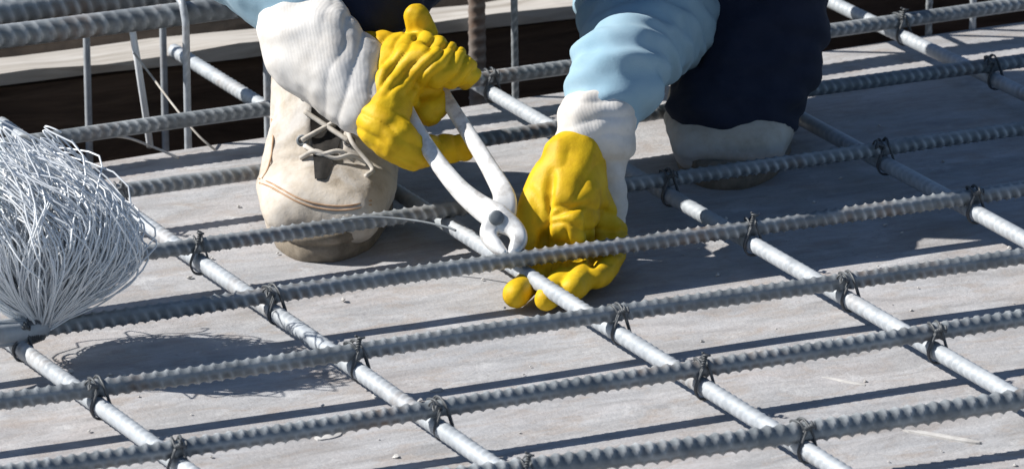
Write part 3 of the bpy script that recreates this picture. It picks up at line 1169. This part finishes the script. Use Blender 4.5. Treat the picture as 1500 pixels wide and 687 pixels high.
# left hand, reaching down behind the bar with its fingers hooked beneath it
lp = [hull([S(848, 222, 0.000, .0200), S(826, 226, -0.006, .0170), S(806, 285, -0.016, .0170), S(832, 296, -0.024, .0200), S(860, 290, -0.008, .0180)]),
      hull([S(806, 285, -0.016, .0180), S(816, 326, -0.026, .0165), S(842, 332, -0.028, .0170), S(846, 290, -0.020, .020)]),
      hull([S(858, 270, 0.000, .016), S(862, 300, 0.006, .015), S(880, 322, 0.006, .0120), S(896, 334, 0.006, .0085)])]
# thumb down towards the jaws
lp += chain([S(812, 256, -0.008, .0180), S(790, 290, -0.014, .0140), S(776, 326, -0.024, .0125), S(768, 356, -0.032, .0115), S(764, 374, -0.034, .0100)])
# index, middle, ring and little finger: down behind the bar, then forward beneath it
lp += chain([S(812, 322, -0.024, .0150), S(813, 358, -0.018, .0140), S(800, 392, -0.034, .0115), S(770, 418, -0.066, .0105), S(756, 431, -0.088, .0105)])
lp += chain([S(838, 326, -0.032, .0160), S(843, 356, -0.022, .0150), S(836, 396, -0.036, .0120), S(812, 424, -0.074, .0105), S(800, 438, -0.096, .0100)])
lp += chain([S(862, 318, 0.000, .0150), S(878, 350, 0.012, .0140), S(870, 392, -0.026, .0112), S(850, 412, -0.066, .0105), S(840, 423, -0.082, .0100)])
lp += chain([S(878, 318, 0.010, .0145), S(898, 346, 0.020, .0130), S(894, 382, -0.016, .0102), S(882, 400, -0.046, .0098), S(872, 408, -0.062, .0095)])
lc = [hull([S(868, 196, 0.010, .0255), S(892, 208, 0.014, .0220), S(848, 210, 0.006, .0200), S(884, 172, 0.016, .0270), S(864, 178, 0.012, .0260)]),
      hull([S(884, 205, 0.016, .0180), S(890, 255, 0.014, .0150), S(897, 318, 0.016, .0110), S(876, 275, 0.016, .0160)])]


def ldisp(co, no):
    px, py = pix(co)
    w = .4 * fnoise(co, np.eye(3) * 40, 5., 1)
    zone = sstep(285, 310, py) * (1 - sstep(372, 392, py)) * sstep(795, 812, px)
    d = zone * .0034 * (crease((py * .93 - px * .12) / 1911., .0135, w) - .7)
    back = sstep(200, 230, py) * (1 - sstep(285, 310, py))
    d += back * .0018 * (crease((py * .6 + px * .8) / 1911., .021, w * 1.3) - .7)
    d += .0012 * fnoise(co, np.eye(3) * 60, 2., 1)
    front = sstep(-.1, .3, -(no @ FW))
    d -= front * .0050 * np.exp(-((px - 803 + .10 * (py - 300)) / 6.0) ** 2) * sstep(240, 275, py) * (1 - sstep(362, 378, py))
    d -= front * .0050 * np.exp(-((px - 862 - .10 * (py - 320)) / 6.0) ** 2) * sstep(295, 320, py) * (1 - sstep(385, 395, py))
    d -= front * .0024 * np.exp(-((px - 829 - .05 * (py - 350)) / 4.5) ** 2) * sstep(326, 344, py) * (1 - sstep(385, 395, py))
    d -= front * .0030 * np.exp(-((py - 309 + .35 * (px - 830)) / 4.5) ** 2) * sstep(800, 812, px) * (1 - sstep(858, 868, px))
    return d


def lcdisp(co, no):
    px, py = pix(co)
    w = .5 * fnoise(co, np.eye(3) * 30, 2., 1)
    d = .0018 * (crease((py * .95 + px * .2) / 1911., .015, w) - .7)
    d += .0022 * fnoise(co, np.eye(3) * 45, 3.)
    return d


make_glove(lp, lc, ldisp, lcdisp)

# ------------------------------------------------------------------ cement crumbs and splinters on the plywood
parts = []
for i in range(260):
    x, y = random.uniform(-.55, .85), random.uniform(-.6, .43)
    s_ = random.choice((.0007, .001, .0014, .002)) * random.uniform(.7, 1.3)
    v = ICO[::3] * s_ * np.array([random.uniform(.7, 1.6), random.uniform(.7, 1.4), .6])
    b = bmesh.new()
    for p in v:
        b.verts.new(p * random.uniform(.8, 1.2))
    r = bmesh.ops.convex_hull(b, input=b.verts)
    bmesh.ops.delete(b, geom=[e for e in r['geom_interior'] if isinstance(e, bmesh.types.BMVert)], context='VERTS')
    b.verts.index_update()
    vv = np.array([q.co[:] for q in b.verts]) + np.array([x, y, s_ * .4 + .0006])
    ff_ = [tuple(q.index for q in fc.verts) for fc in b.faces]
    b.free()
    parts.append((vv, ff_))
for (px, py, ln, wd, ang) in ((1385, 640, .030, .0035, -.95), (1240, 560, .018, .003, -1.0), (566, 578, .012, .008, .3), (640, 572, .005, .003, .1), (480, 640, .012, .005, .2)):
    c = on_z(px, py, 0)
    n_ = 18
    ring = []
    for q in range(n_):
        a = 2 * math.pi * q / n_
        k_ = 1 + .45 * noise.noise(Vector((math.cos(a) * 1.7, math.sin(a) * 1.7, px * .01)))
        x_, y_ = ln * k_ * math.cos(a), wd * k_ * math.sin(a)
        ring.append((c[0] + x_ * math.cos(ang) - y_ * math.sin(ang), c[1] + x_ * math.sin(ang) + y_ * math.cos(ang)))
    V_ = [(x_, y_, -.002) for x_, y_ in ring] + [(x_ * .97 + c[0] * .03, y_ * .97 + c[1] * .03, .0009) for x_, y_ in ring] + [(c[0], c[1], .0014)]
    F_ = [(q, (q + 1) % n_, n_ + (q + 1) % n_, n_ + q) for q in range(n_)] + [(n_ + q, n_ + (q + 1) % n_, 2 * n_) for q in range(n_)]
    parts.append((np.array(V_), F_))
v, f = merge(parts)
o = link('cement_crumbs', mesh('cement_crumbs', v, f), MAT['crumb'], None, smooth=False)
tag(o, 'pale cement crumbs and dried smears scattered over the plywood', 'crumbs', kind='stuff')
